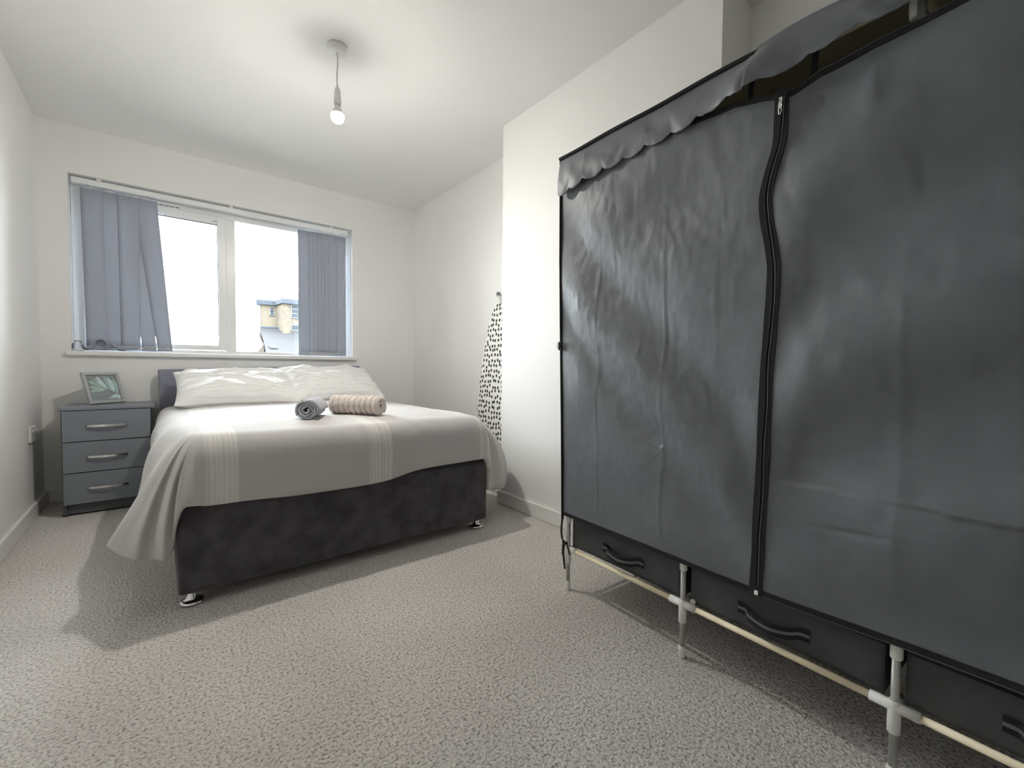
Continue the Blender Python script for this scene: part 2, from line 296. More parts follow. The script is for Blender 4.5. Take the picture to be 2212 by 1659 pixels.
# ================================================================== OUTSIDE
GZ = -4.5
tag(struct(box('ground', (-150, 200, YO + 0.3, 300, GZ - 1, GZ), 'ground', w=0)), 'ground outside the window')
bl = empty('stone_house', (16.5, 84, GZ)); tag(bl, 'pale stone house with grey eaves seen through the right window pane', 'building')
mk('wall', [(13.30, 85, GZ), (16.12, 85, GZ), (16.12, 92, GZ), (14.6, 92, GZ), (13.30, 85, 12.0), (16.12, 85, 12.0), (16.12, 92, 12.0), (14.6, 92, 12.0)], BOXF, 'stone_beige', bl)
mk('return_wall', [(16.12, 85, GZ), (16.40, 81, GZ), (24.0, 81, GZ), (24.0, 95, GZ), (16.12, 95, GZ), (16.12, 85, 12.0), (16.40, 81, 12.0), (24.0, 81, 12.0), (24.0, 95, 12.0), (16.12, 95, 12.0)],
   [(0, 1, 6, 5), (1, 2, 7, 6), (2, 3, 8, 7), (3, 4, 9, 8), (4, 0, 5, 9), (5, 6, 7, 8, 9)], 'stone', bl)
box('quoin_strip', (13.27, 13.64, 84.93, 85.0, GZ, 11.4), 'win_white', bl, w=0)
tube('drainpipe', [(13.72, 84.9, GZ), (13.72, 84.9, 11.3)], 0.05, 'win_white', bl, seg=8)
mk('eaves', [(13.10, 84.4, 11.4), (15.85, 84.4, 11.4), (16.15, 80.4, 11.4), (24.4, 80.4, 11.4), (24.4, 85, 11.4), (13.35, 86, 11.4),
             (12.95, 84.3, 12.12), (15.80, 84.3, 12.12), (16.05, 80.3, 12.12), (24.5, 80.3, 12.12), (24.5, 85, 12.12), (13.25, 86, 12.12)],
   [(0, 1, 7, 6), (1, 2, 8, 7), (2, 3, 9, 8), (3, 4, 10, 9), (4, 5, 11, 10), (5, 0, 6, 11), (5, 4, 3, 2, 1, 0), (6, 7, 8, 9, 10, 11)], 'fascia', bl)
mk('roof', [(12.95, 84.3, 12.12), (15.80, 84.3, 12.12), (16.05, 80.3, 12.12), (24.5, 80.3, 12.12), (24.5, 95, 12.12), (14.2, 92, 12.12), (16.5, 88.5, 13.0), (20.5, 88.5, 14.6), (22.5, 88.5, 14.6)],
   [(0, 1, 6), (1, 2, 7, 6), (2, 3, 8, 7), (3, 4, 8), (4, 5, 6, 7, 8), (5, 0, 6)], 'slate', bl)
tube('vent_pipe', [(13.95, 85.2, 12.0), (13.95, 85.2, 12.55)], 0.05, 'fascia', bl, seg=8)
def far_window(x0, x1, z0, z1, y, rows, cols=1):
    w = boxes('window', [(x0, x1, y - 0.06, y + 0.02, z0, z0 + 0.07), (x0, x1, y - 0.06, y + 0.02, z1 - 0.07, z1), (x0, x0 + 0.07, y - 0.06, y + 0.02, z0, z1), (x1 - 0.07, x1, y - 0.06, y + 0.02, z0, z1)]
              + [(x0, x1, y - 0.05, y + 0.02, z0 + (z1 - z0) * k / rows - 0.035, z0 + (z1 - z0) * k / rows + 0.035) for k in range(1, rows)]
              + [(x0 + (x1 - x0) * k / cols - 0.03, x0 + (x1 - x0) * k / cols + 0.03, y - 0.05, y + 0.02, z0, z1) for k in range(1, cols)], 'win_white', bl)
    box('pane', (x0 + 0.05, x1 - 0.05, y - 0.02, y - 0.01, z0 + 0.05, z1 - 0.05), 'win_glass', w, w=0)
    box('sill', (x0 - 0.12, x1 + 0.12, y - 0.16, y, z0 - 0.12, z0), 'fascia', w, w=0)
far_window(15.18, 15.82, 9.72, 11.08, 84.98, 3)
far_window(17.68, 19.0, 9.16, 11.36, 80.98, 3, 1)
far_window(17.68, 19.0, 7.0, 7.97, 80.98, 1)
lt = empty('lean_to', (16, 78, GZ)); tag(lt, 'low outbuilding with a pale slate roof in front of the stone house', 'building')
mk('roof', [(13.75, 84.9, 7.55), (23.5, 80.9, 7.55), (24.0, 68.0, 2.4), (11.7, 68.0, 2.4), (13.75, 84.9, 7.35), (23.5, 80.9, 7.35), (24.0, 68.0, 2.2), (11.7, 68.0, 2.2)],
   [(0, 3, 2, 1), (4, 5, 6, 7), (0, 4, 7, 3), (3, 7, 6, 2), (2, 6, 5, 1), (1, 5, 4, 0)], 'slate', lt)
mk('wall', [(13.8, 84.8, GZ), (23.4, 80.8, GZ), (23.8, 68.3, GZ), (11.9, 68.3, GZ), (13.8, 84.8, 7.3), (23.4, 80.8, 7.3), (23.8, 68.3, 2.2), (11.9, 68.3, 2.2)],
   [(0, 1, 2, 3), (4, 7, 6, 5), (0, 3, 7, 4), (3, 2, 6, 7), (2, 1, 5, 6), (1, 0, 4, 5)], 'stone', lt)
mk('ridge_cap', [(13.7, 84.85, 7.55), (23.5, 80.85, 7.55), (23.5, 80.6, 7.5), (13.7, 84.6, 7.5), (13.7, 84.85, 7.72), (23.5, 80.85, 7.72), (23.5, 80.6, 7.67), (13.7, 84.6, 7.67)], BOXF, 'fascia', lt)
def roof_pt(x, y, o): return (x, y, 2.4 + (y - 68.0) / 15.5 * 5.15 + o)
mk('skylight', [roof_pt(12.75, 71.3, 0.0), roof_pt(13.72, 71.3, 0.0), roof_pt(13.72, 72.6, 0.0), roof_pt(12.75, 72.6, 0.0), roof_pt(12.75, 71.3, 0.12), roof_pt(13.72, 71.3, 0.12), roof_pt(13.72, 72.6, 0.12), roof_pt(12.75, 72.6, 0.12)], BOXF, 'win_glass', lt)
gw = mk('garden_wall', [(10.6, 74, GZ), (13.0, 74, GZ), (13.2, 84.5, GZ), (12.6, 84.5, GZ), (10.9, 74, 2.0), (12.35, 74, 4.2), (13.2, 84.5, 6.6), (12.9, 84.5, 6.6)], BOXF, 'stone')
tag(gw, 'rough stone wall sloping down at the left of the slate roof', 'wall')

# ================================================================== CEILING LAMP
px, py = 0.690, 2.195
pl = empty('pendant_light', (px, py, 2.08)); tag(pl, 'bare lit bulb on a white flex hanging from a ceiling rose', 'lamp')
lathe('ceiling_rose', (px, py, H), [(0.006, -0.030), (0.036, -0.029), (0.042, -0.026), (0.045, -0.014), (0.045, -0.001)], 'plastic', pl)
tube('cable', catmull([(px, py, H - 0.03), (px + 0.002, py, 2.32), (px - 0.002, py, 2.26), (px, py, 2.205)], 6), 0.0034, 'cable', pl)
lathe('lamp_holder', (px, py, 0), [(0.015, 2.125), (0.0165, 2.126), (0.0165, 2.16), (0.0155, 2.161), (0.0155, 2.185), (0.012, 2.20), (0.006, 2.213)], 'plastic', pl)
b_ = lathe('bulb_collar', (px, py, 0), [(0.0298, 2.079), (0.0275, 2.089), (0.0215, 2.101), (0.0150, 2.112), (0.0125, 2.126)], 'plastic', pl)
lathe('bulb', (px, py, 0), [(0.002, 2.043), (0.012, 2.0445), (0.021, 2.049), (0.027, 2.057), (0.0295, 2.068), (0.0302, 2.079)], 'bulb', pl, seg=24)

# ================================================================== VERTICAL BLIND
vb = empty('vertical_blind', (0.46, 4.02, 2.08)); tag(vb, 'grey vertical blind drawn apart to both sides of the window', 'blind')
box('headrail', (WX0 + 0.012, WX1 - 0.03, 4.005, 4.045, 2.052, 2.088), 'upvc', vb, w=0.004)
for bx in (-0.28, 0.46, 1.2): box('bracket', (bx - 0.012, bx + 0.012, 4.0, 4.05, 2.086, 2.101), 'plastic', vb, w=0.002)
def vane(tl, tr_, bl_, br_, y, zt=2.03, zb=0.978, curve=0.0012, part='vane'):
    n, m = 14, 5; P = np.zeros((n, m, 3))
    for i in range(n):
        f = i / (n - 1); a = tl + (bl_ - tl) * f; b = tr_ + (br_ - tr_) * f
        for j in range(m):
            g = j / (m - 1); P[i, j] = (a + (b - a) * g, y + curve * (4 * (g - .5) ** 2 - 1) + 0.0012 * nz(f * 3, g, tl * 9), zt + (zb - zt) * f)
    o = sheet(part, P, 'vane', vb, thick=0.0012)
    c = (tl + tr_) / 2
    tube('vane_hanger', [(c - 0.03, y, zt + 0.003), (c, y, zt + 0.010), (c + 0.03, y, zt + 0.003)], 0.003, 'plastic', o, seg=6)
    tube('vane_clip', [(c, y, zt + 0.008), (c, y, 2.056)], 0.0035, 'plastic', o, seg=6)
    mb = (bl_ + br_) / 2
    box('bottom_weight', (bl_ + 0.004, br_ - 0.004, y - 0.0045, y - 0.002, zb + 0.004, zb + 0.03), 'vane', o, w=0.0005)
    return o
LV = [(-0.374, -0.268, -0.360, -0.255), (-0.290, -0.184, -0.277, -0.172), (-0.195, -0.080, -0.190, -0.088), (-0.150, -0.052, -0.081, -0.0015), (-0.118, 0.016, 0.006, 0.088)]
for k, v in enumerate(LV): vane(*v, 4.018 + 0.003 * (k % 2) + 0.0006 * k, zb=0.975 + 0.002 * (k % 3))
RV = [0.936, 1.020, 1.050, 1.086, 1.117, 1.142, 1.175, 1.240]
for k, x in enumerate(RV):
    wd = 0.089 if k else 0.1
    if k == 7: wd = 0.084
    vane(x, x + wd, x, x + wd, 4.036 - 0.0028 * k, zb=0.972, curve=0.001)
def chain(pts, r=0.002): tube('bottom_chain', catmull(pts, 6), r, 'plastic', vb, seg=6)
chain([(-0.235, 4.012, 1.018), (-0.205, 4.012, 1.000), (-0.175, 4.012, 0.998), (-0.14, 4.012, 1.001), (-0.105, 4.012, 1.008), (-0.103, 4.012, 0.985), (-0.085, 4.012, 0.990), (-0.062, 4.012, 1.004), (-0.03, 4.012, 1.003), (0.004, 4.012, 0.999), (0.03, 4.012, 0.988), (0.047, 4.012, 0.990), (0.062, 4.012, 1.003), (0.078, 4.012, 0.986), (0.088, 4.012, 0.996)])
for xx in (-0.085, 0.004, 0.062): tube('chain_link', [(xx, 4.0115, 1.003), (xx, 4.0115, 0.976)], 0.002, 'plastic', vb, seg=6)
coil = [(1.012 + 0.165 * t / 60 + 0.011 * math.cos(t * 1.15), 4.004, 0.990 + 0.011 * math.sin(t * 1.15)) for t in range(61)]
tube('bottom_chain', coil, 0.0017, 'plastic', vb, seg=5)
chain([(1.177, 4.004, 0.998), (1.20, 4.004, 0.990), (1.225, 4.004, 0.986), (1.245, 4.004, 0.990), (1.257, 4.004, 0.998)])
tube('chain_link', [(1.257, 4.004, 1.03), (1.257, 4.004, 0.978)], 0.0014, 'plastic', vb, seg=6)
tube('pull_cord', catmull([(1.328, 4.002, 2.05), (1.318, 4.0, 1.85), (1.310, 4.0, 1.65), (1.292, 4.0, 1.52), (1.275, 4.0, 1.43), (1.280, 4.0, 1.395), (1.300, 4.0, 1.379), (1.330, 4.0, 1.379)], 8), 0.0013, 'plastic', vb, seg=6)
tube('pull_cord', catmull([(1.338, 4.002, 2.05), (1.336, 4.0, 1.8), (1.338, 4.0, 1.55), (1.332, 4.0, 1.40), (1.330, 4.0, 1.379)], 8), 0.0013, 'plastic', vb, seg=6)

path = catmull([(-0.376, 0.9685), (-0.405, 0.972), (-0.425, 0.985), (-0.424, 1.012), (-0.412, 1.032), (-0.396, 1.030), (-0.378, 0.995), (-0.355, 0.984), (-0.335, 1.000), (-0.305, 1.043), (-0.278, 1.030), (-0.262, 0.990), (-0.235, 1.004), (-0.205, 0.985), (-0.165, 0.973), (-0.118, 0.9685)], 5)
P = np.zeros((len(path), 6, 3))
for i, (x, z) in enumerate(path):
    for j in range(6):
        g = j / 5; P[i, j] = (x + 0.02 * (g - .5) * math.sin(i * 0.35) + 0.006, 3.962 + 0.045 * g + 0.006 * math.sin(i * .3), max(0.9675, z - 0.012 * (g) * max(0, math.sin(i * 0.21 + 1))))
fv = sheet('blind_vane', P, 'vane', thick=0.0015); tag(fv, 'fallen grey blind vane lying crumpled on the left end of the window sill', 'blind vane')

# ================================================================== BED
bed = empty('divan_bed', (0.718, 2.9, 0)); tag(bed, 'double divan bed in charcoal velvet with an upholstered headboard under the window', 'bed')
BX0, BX1, BY0, BY1 = 0.044, 1.392, 1.926, 3.845
box('divan_base', (BX0, BX1, BY0, BY1, 0.05, 0.372), 'velvet', bed, w=0.014, seg=4, smooth=True)
tube('seam_piping', [(BX0 + 0.003, BY0 + 0.022, 0.06), (BX0 + 0.001, BY0 + 0.022, 0.365)], 0.003, 'velvet', bed, seg=6)
hv, hf = bev(boxv(0.0, 1.394, 3.862, 3.925, 0.05, 0.868), BOXF, 0.012, 4)
R = Matrix.Translation((0.697, 0, 0.05)) @ Matrix.Rotation(-0.0297, 4, 'Y') @ Matrix.Translation((-0.697, 0, -0.05))
hv = [tuple(R @ Vector(v)) for v in hv]; hv = [(x + 0.025, y, z) for x, y, z in hv]
mk('headboard', hv, hf, 'headboard', bed, smooth=True)
for gx, gy in ((0.085, 1.972), (1.352, 1.972), (0.085, 3.78), (1.352, 3.78)):
    g = lathe('glide_foot', (gx, gy, 0), [(0.030, 0.0), (0.038, 0.003), (0.039, 0.008), (0.036, 0.013), (0.029, 0.015), (0.025, 0.0145), (0.020, 0.019), (0.014, 0.034), (0.012, 0.052)], 'chrome', bed)
mt = box('mattress', (BX0 + 0.012, BX1 - 0.012, BY0 + 0.03, BY1 - 0.005, 0.3725, 0.575), 'mattress', w=0.03, seg=4, smooth=True); tag(mt, 'pale mattress lying on the charcoal divan base under the duvet', 'mattress')

# ---------- duvet: profile columns round three sides of the bed, gathered to a spine on top
def ztop(x, y):
    e = min(x - 0.02, 1.42 - x, (y - 1.90) * 1.2); e = max(0.0, min(1.0, e / 0.35))
    return 0.602 + 0.030 * (1 - (1 - e) ** 2) - 0.012 * (y - 1.9) / 1.9 * 0.5 + 0.006 * nz(x * 3.1, y * 2.3, 4.0)
# column: (top point xy, outward dir, hem point, cloth u, shoulder reach, lower pull)
cols = []
def side(y, hx, hz, u, bulge=0.03): cols.append(((0.105, y), (-1, 0), (hx, y, hz), u, 0.10, bulge, 0.0))
side(3.62, -0.004, 0.43, 0.0); side(3.40, -0.010, 0.40, 0.0); side(3.15, -0.026, 0.36, 0.0); side(2.95, -0.010, 0.40, 0.0); side(2.75, -0.034, 0.34, 0.0); side(2.58, -0.020, 0.38, 0.0)
cols += [((0.105, 2.44), (-1, -0.1), (-0.060, 2.42, 0.325), 0.0, 0.10, 0.01, 0.2),
         ((0.105, 2.32), (-1, -0.25), (-0.085, 2.28, 0.295), 0.0, 0.09, 0.0, 0.5),
         ((0.105, 2.20), (-0.9, -0.4), (-0.118, 2.14, 0.262), 0.02, 0.08, 0.0, 0.8),
         ((0.105, 2.12), (-0.8, -0.6), (-0.142, 2.045, 0.252), 0.03, 0.07, 0.0, 0.9),
         ((0.106, 2.07), (-0.7, -0.72), (-0.128, 2.005, 0.240), 0.035, 0.07, 0.0, 0.85),
         ((0.108, 2.05), (-0.62, -0.79), (-0.100, 1.985, 0.222), 0.04, 0.08, 0.0, 0.7),
         ((0.110, 2.035), (-0.52, -0.86), (-0.062, 1.962, 0.208), 0.045, 0.09, 0.012, 0.4),
         ((0.112, 2.03), (-0.45, -0.89), (-0.036, 1.972, 0.203), 0.05, 0.09, -0.030, 0.2),
         ((0.114, 2.025), (-0.40, -0.92), (-0.012, 1.945, 0.201), 0.055, 0.10, 0.012, 0.0),
         ((0.116, 2.02), (-0.32, -0.95), (0.010, 1.915, 0.205), 0.06, 0.10, 0.022, 0.0),
         ((0.118, 2.015), (-0.26, -0.97), (0.028, 1.925, 0.232), 0.065, 0.11, -0.012, 0.0),
         ((0.120, 2.01), (-0.22, -0.98), (0.036, 1.903, 0.300), 0.07, 0.12, 0.016, 0.0),
         ((0.122, 2.01), (-0.12, -0.99), (0.060, 1.893, 0.378), 0.08, 0.13, -0.008, 0.0)]
for x, z in ((0.095, 0.385), (0.13, 0.379), (0.18, 0.377), (0.235, 0.376), (0.31, 0.372), (0.39, 0.366), (0.46, 0.363), (0.56, 0.361), (0.66, 0.360), (0.75, 0.361), (0.83, 0.368), (0.90, 0.382), (0.956, 0.391), (1.02, 0.395), (1.08, 0.396), (1.16, 0.397), (1.24, 0.398), (1.31, 0.398)):
    cols.append(((max(x, 0.124), 2.01), (0.0, -1), (x, 1.893, z), x, 0.14, 0.012 + 0.006 * math.sin(x * 23), 0.0))
cols += [((1.318, 2.01), (0.2, -0.98), (1.368, 1.893, 0.392), 1.36, 0.13, 0.01, 0.0),
         ((1.320, 2.015), (0.3, -0.95), (1.402, 1.912, 0.310), 1.39, 0.11, -0.012, 0.0),
         ((1.322, 2.02), (0.4, -0.9), (1.420, 1.945, 0.215), 1.43, 0.10, 0.014, 0.0),
         ((1.324, 2.03), (0.5, -0.87), (1.462, 1.972, 0.197), 1.45, 0.10, -0.022, 0.0),
         ((1.326, 2.05), (0.6, -0.8), (1.525, 1.985, 0.186), 1.47, 0.10, 0.022, 0.0),
         ((1.328, 2.07), (0.7, -0.7), (1.590, 2.020, 0.178), 1.5, 0.10, 0.02, 0.0),
         ((1.330, 2.11), (0.85, -0.5), (1.628, 2.060, 0.200), 1.5, 0.11, 0.03, 0.0),
         ((1.332, 2.18), (0.95, -0.3), (1.640, 2.130, 0.235), 1.5, 0.11, 0.03, 0.0),
         ((1.335, 2.28), (1, -0.15), (1.610, 2.25, 0.26), 1.5, 0.11, 0.03, 0.0),
         ((1.335, 2.42), (1, -0.1), (1.555, 2.40, 0.30), 1.5, 0.10, 0.03, 0.0)]
for y, hx, hz in ((2.58, 1.51, 0.33), (2.78, 1.475, 0.36), (3.0, 1.455, 0.38), (3.3, 1.44, 0.40), (3.62, 1.43, 0.42)): cols.append(((1.335, y), (1, 0), (hx, y, hz), 1.5, 0.10, 0.03, 0.0))
def colpoint(c):
    (tx, ty), (ox, oy), Hm, u, reach, bul, st_ = c; o = np.array([ox, oy, 0.0]); o /= np.linalg.norm(o)
    T0 = np.array([tx, ty, ztop(tx, ty)]); Hp = np.array(Hm); A = np.array([0.72, max(ty, 2.50), 0]); A[2] = ztop(A[0], A[1])
    C1 = T0 + o * reach; C1[2] = T0[2] + 0.012; C2 = (1 - st_) * (Hp + o * bul + np.array([0, 0, 0.55 * (T0[2] - Hp[2])])) + st_ * (T0 + (Hp - T0) * 0.62)
    row = []
    for k in range(8): f = k / 8; q = A + (T0 - A) * f; q[2] = ztop(q[0], q[1]); row.append(q)
    for k in range(19):
        t = k / 18; row.append((1 - t) ** 3 * T0 + 3 * (1 - t) ** 2 * t * C1 + 3 * (1 - t) * t * t * C2 + t ** 3 * Hp)
    inn = -o
    row += [Hp + inn * 0.006 + np.array([0, 0, -0.009]), Hp + inn * 0.020 + np.array([0, 0, -0.012]), Hp + inn * 0.034 + np.array([0, 0, -0.004]), Hp + inn * 0.040 + np.array([0, 0, 0.03])]
    return row
CP = np.array([colpoint(c) for c in cols])
FINE = 6
D = np.array([catmull([CP[i, j] for i in range(len(cols))], FINE) for j in range(CP.shape[1])])     # rows x columns
Uc = catmull([(c[3], 0, 0) for c in cols], FINE)[:, 0]
nr, nc = D.shape[:2]; uvd = np.zeros((nr, nc, 2))
for i in range(nr):
    w = min(1.0, max(0.0, (i - 5) / 8))
    for j in range(nc):
        x, y, z = D[i, j]; foot = 1.0 if y < 1.99 else 0.0
        fold = 0.004 * nz(x * 3.3, y * 2.7, z * 3 + 1.0) + 0.0045 * nz(x * 11 + y * 7, z * 5, 7.0) * w + 0.0055 * nz(x * 2.5 + y, y * 13 - x * 2, 3.0) * (1 - w) + 0.002 * nz(x * 9, y * 30, 2.0) * (1 - w)
        if i < nr - 4:
            D[i, j, 2] += fold * (1 - 0.6 * w)
            if w > 0:
                d = np.array([x - 0.72, (y - 2.9) * 0.8, 0]); d /= np.linalg.norm(d) + 1e-9
                if y < 1.97 and 0.06 < x < 1.37: d = np.array([0, -1, 0])
                D[i, j] += d * (abs(fold) * 1.3 * w + 0.004 * w * math.sin(j * 0.33 + i * 0.12) * (0.3 if y < 1.97 and 0.1 < x < 1.3 else 1.0))
        uvd[i, j] = (x if i < 8 else x + (Uc[j] - x) * min(1, (i - 8) / 9), 0.3 * (y if i < 10 else 1.95 - (0.6 - z)))
dv = sheet('duvet', D, 'duvet', uvs=uvd.reshape(-1, 2), origin=(0.72, 2.9, 0.58)); tag(dv, 'grey duvet with pale woven bands spread over the bed, corners hanging low', 'duvet')

# ---------- pillows
def pillow(name, cx_, w, h, t, base, tilt, yawz, seed, label):
    n, m = 71, 49; pts = []; uvs = []
    for sgn in (1, -1):
        for i in range(n):
            for j in range(m):
                a = -1 + 2 * i / (n - 1); b = -1 + 2 * j / (m - 1)
                x = w / 2 * a * (1 - 0.05 * (1 - b * b)); y = h / 2 * b * (1 - 0.07 * (1 - a * a))
                e = max(0, (1 - abs(a) ** 3.2)) * max(0, (1 - abs(b) ** 3.0)); th = t / 2 * e ** 0.55
                wr = 0.012 * nz(x * 3.5 + y * 4, y * 10 - x * 3, seed) + 0.006 * nz(x * 6 - y * 12, y * 6 + x * 5, seed + 5) + 0.0015 * nz(x * 30, y * 30, seed + 2)
                rg = abs(nz(x * 2.2 + 2.2 * y + seed, y * 6.5 - x * 2.6, seed + 9)); wr += 0.018 * max(0, 0.15 - rg) / 0.15; wr += 0.0
                rg = abs(nz(x * 2.6 - 2.4 * y + seed, y * 8 + x * 3.0, seed + 14)); wr += 0.010 * max(0, 0.13 - rg) / 0.13
                z = sgn * (th + wr * min(1, e * 3)) + 0.006 * nz(a * 3, b * 3, seed + 3) * (1 - e)
                # slump: the lower half carries more filling
                z += sgn * 0.018 * e * (-b)
                pts.append((x, y, z)); uvs.append((x + .4, y + .23))
    Mx = Matrix.Translation(base) @ Matrix.Rotation(yawz, 4, 'Z') @ Matrix.Rotation(tilt, 4, 'X')
    V = [tuple(Mx @ Vector(p)) for p in pts]
    f1 = grid_f(n, m); f2 = [tuple(i + n * m for i in q)[::-1] for q in f1]
    o = mk(name, V, f1 + f2, 'pillow', smooth=True, uvs=np.array(uvs)); tag(o, label, 'pillow', 'pillows on the bed'); return o
pillow('pillow', 0, 0.71, 0.47, 0.16, (0.432, 3.53, 0.731), math.radians(25), math.radians(-1), 3.0, 'white striped pillow against the headboard on the drawer chest side')
pillow('pillow', 0, 0.68, 0.47, 0.16, (1.068, 3.55, 0.750), math.radians(29), math.radians(2), 8.0, 'creased white striped pillow against the headboard on the right, behind the towels')

# ---------- rolled towels
def roll(name, c, axis, L, R0, turns, pitch_, thick, mat, squash, rib, seed, label):
    ax = Vector((axis[0], axis[1], 0)).normalized(); sd = Vector((0, 0, 1)).cross(ax); n = int(turns * 30); m = 61 if rib else 25
    P = np.zeros((n, m, 3)); c = Vector(c)
    for i in range(n):
        th = i / 30 * 2 * math.pi; r = R0 - pitch_ * (n - 1 - i) / 30; outer = max(0.0, min(1.0, 1 - (n - 1 - i) / 26))
        outer = 1.0 if n - 1 - i < 32 else 0.0
        for j in range(m):
            f = j / (m - 1); l = (f - .5) * L + 0.007 * nz(i * .08, seed, 2) * (1 if j in (0, m - 1) else .5)
            rr = r + outer * rib * (abs(math.sin(f * math.pi * 9 + 0.15 * math.sin(th))) - .5) + 0.003 * nz(math.cos(th) * 2, math.sin(th) * 2 + seed, f * 6)
            if not rib: rr += outer * 0.005 * nz(math.cos(th) * 3 + f * 4, math.sin(th) * 3, seed + f * 9) + 0.003 * nz(i * .2, f * 2, seed)
            q = c + ax * l + sd * (rr * math.cos(th + 2.2)) + Vector((0, 0, 1)) * (rr * math.sin(th + 2.2) * squash); P[i, j] = q
    zmin = P[:, :, 2].min(); o = sheet(name, P, mat, thick=thick); tag(o, label, 'towel'); return o
roll('rolled_towel', (0.575, 2.245, 0.673), (0.45, 0.89), 0.20, 0.052, 3.2, 0.0135, 0.010, 'grey_towel', 0.86, 0.0, 1.0, 'small rolled grey towel lying on the duvet with its coiled end showing')
roll('rolled_throw', (0.800, 2.262, 0.676), (-0.60, 0.80), 0.28, 0.048, 3.3, 0.0128, 0.010, 'beige_knit', 0.95, 0.016, 5.0, 'rolled beige ribbed knit throw lying on the duvet beside the grey towel')

# ================================================================== CHEST OF DRAWERS
ch = empty('chest_of_drawers', (-0.236, 3.73, 0)); tag(ch, 'slate grey three-drawer bedside chest with chrome bow handles', 'chest of drawers')
CX0, CX1, CY0, CY1 = -0.432, -0.036, 3.535, 3.945
boxes('carcass', [(CX0, CX0 + 0.016, CY0, CY1, 0.012, 0.612), (CX1 - 0.016, CX1, CY0, CY1, 0.012, 0.612), (CX0 + 0.016, CX1 - 0.016, CY1 - 0.008, CY1, 0.03, 0.612), (CX0 + 0.016, CX1 - 0.016, CY0 + 0.02, CY1 - 0.008, 0.055, 0.070)], 'chest_dark', ch, w=0.001)
box('top', (-0.440, -0.019, 3.520, 3.952, 0.612, 0.628), 'chest', ch, w=0.002)
box('plinth', (CX0 + 0.016, CX1 - 0.016, CY0 + 0.012, CY0 + 0.028, 0.010, 0.066), 'chest_dark', ch, w=0.001)
for fx in (CX0 + 0.010, CX1 - 0.010):
    for fy in (CY0 + 0.02, CY1 - 0.03): lathe('foot', (fx, fy, 0), [(0.014, 0.0), (0.016, 0.003), (0.016, 0.012)], 'rubber', ch, seg=14)
for z0, z1 in ((0.070, 0.2475), (0.2520, 0.4275), (0.4320, 0.6085)):
    dr = box('drawer', (CX0 + 0.005, CX1 - 0.003, 3.519, 3.535, z0, z1), 'chest', ch, w=0.0015)
    zc = (z0 + z1) / 2 + (0.0)
    hp = catmull([(-0.325, 3.516, zc), (-0.318, 3.507, zc), (-0.285, 3.498, zc), (-0.235, 3.494, zc), (-0.185, 3.498, zc), (-0.152, 3.507, zc), (-0.145, 3.516, zc)], 5)
    V = []; n = len(hp)
    for q in hp:
        V += [(q[0], q[1] - 0.003, q[2] - 0.006), (q[0], q[1] - 0.003, q[2] + 0.006), (q[0], q[1] + 0.003, q[2] + 0.006), (q[0], q[1] + 0.003, q[2] - 0.006)]
    Fc = [(i * 4 + k, i * 4 + (k + 1) % 4, i * 4 + 4 + (k + 1) % 4, i * 4 + 4 + k) for i in range(n - 1) for k in range(4)] + [(0, 1, 2, 3), ((n - 1) * 4 + 3, (n - 1) * 4 + 2, (n - 1) * 4 + 1, (n - 1) * 4)]
    mk('handle', V, Fc, 'chrome', dr)

# ---------- leaf picture on the chest (local frame: x along bottom edge, y up the face, z towards viewer)
fa, fwid, fhgt, ft = 0.783, 0.223, 0.203, 0.287
pf = empty('picture_frame', (-0.328 + 0.5 * fwid * math.cos(fa), 3.72 + 0.5 * fwid * math.sin(fa), 0.6285)); tag(pf, 'silver framed palm leaf print leaning back on the drawer chest', 'picture')
e_ = Vector((math.cos(fa), math.sin(fa), 0)); nn = Vector((math.sin(fa), -math.cos(fa), 0)); uu = math.cos(ft) * Vector((0, 0, 1)) - math.sin(ft) * nn; no = e_.cross(uu)
B0 = Vector((-0.328, 3.72, 0.6285)) + Vector((0, 0, 0.004))
def fl3(V): return [tuple(B0 + e_ * x + uu * y + no * z) for x, y, z in V]
for b in ((0, fwid, 0, 0.018), (0, fwid, fhgt - 0.018, fhgt), (0, 0.018, 0.018, fhgt - 0.018), (fwid - 0.018, fwid, 0.018, fhgt - 0.018)):
    V, Fc = bev(boxv(b[0], b[1], b[2], b[3], -0.010, 0.008), BOXF, 0.002, 2); mk('frame_bar', fl3(V), Fc, 'frame', pf)
V, Fc = bev(boxv(0.012, fwid - 0.012, 0.012, fhgt - 0.012, -0.006, -0.001), BOXF, 0, 1); mk('print', fl3(V), Fc, 'print_bg', pf)
mk('stand', fl3([(0.08, 0.021, -0.075), (0.14, 0.021, -0.075), (0.14, 0.15, -0.010), (0.08, 0.15, -0.010), (0.08, 0.021, -0.079), (0.14, 0.021, -0.079), (0.14, 0.15, -0.014), (0.08, 0.15, -0.014)]), BOXF, 'rubber', pf)
def leaf(p0, p1, wd, bend, z):
    p0, p1 = np.array(p0), np.array(p1); d = p1 - p0; L = np.linalg.norm(d); d /= L; q = np.array([-d[1], d[0]]); V = []; n = 12
    for i in range(n + 1):
        f = i / n; w_ = wd * math.sin(math.pi * min(1, 0.06 + f * 0.94)) ** 0.8 * 0.5; c = p0 + d * L * f + q * bend * 4 * f * (1 - f)
        for s in (-1, 1):
            a = c + q * s * w_; V.append((min(max(a[0], 0.0185), fwid - 0.0185), min(max(a[1], 0.0185), fhgt - 0.0185), z))
    return V, [(2 * i, 2 * i + 1, 2 * i + 3, 2 * i + 2) for i in range(n)]
st = (0.200, 0.045)
stem_at = lambda f: (0.200 + (0.055 - 0.200) * f, 0.045 + (0.125 - 0.045) * f + 0.012 * math.sin(f * 3))
L1_ = []; L2_ = []; L3_ = []
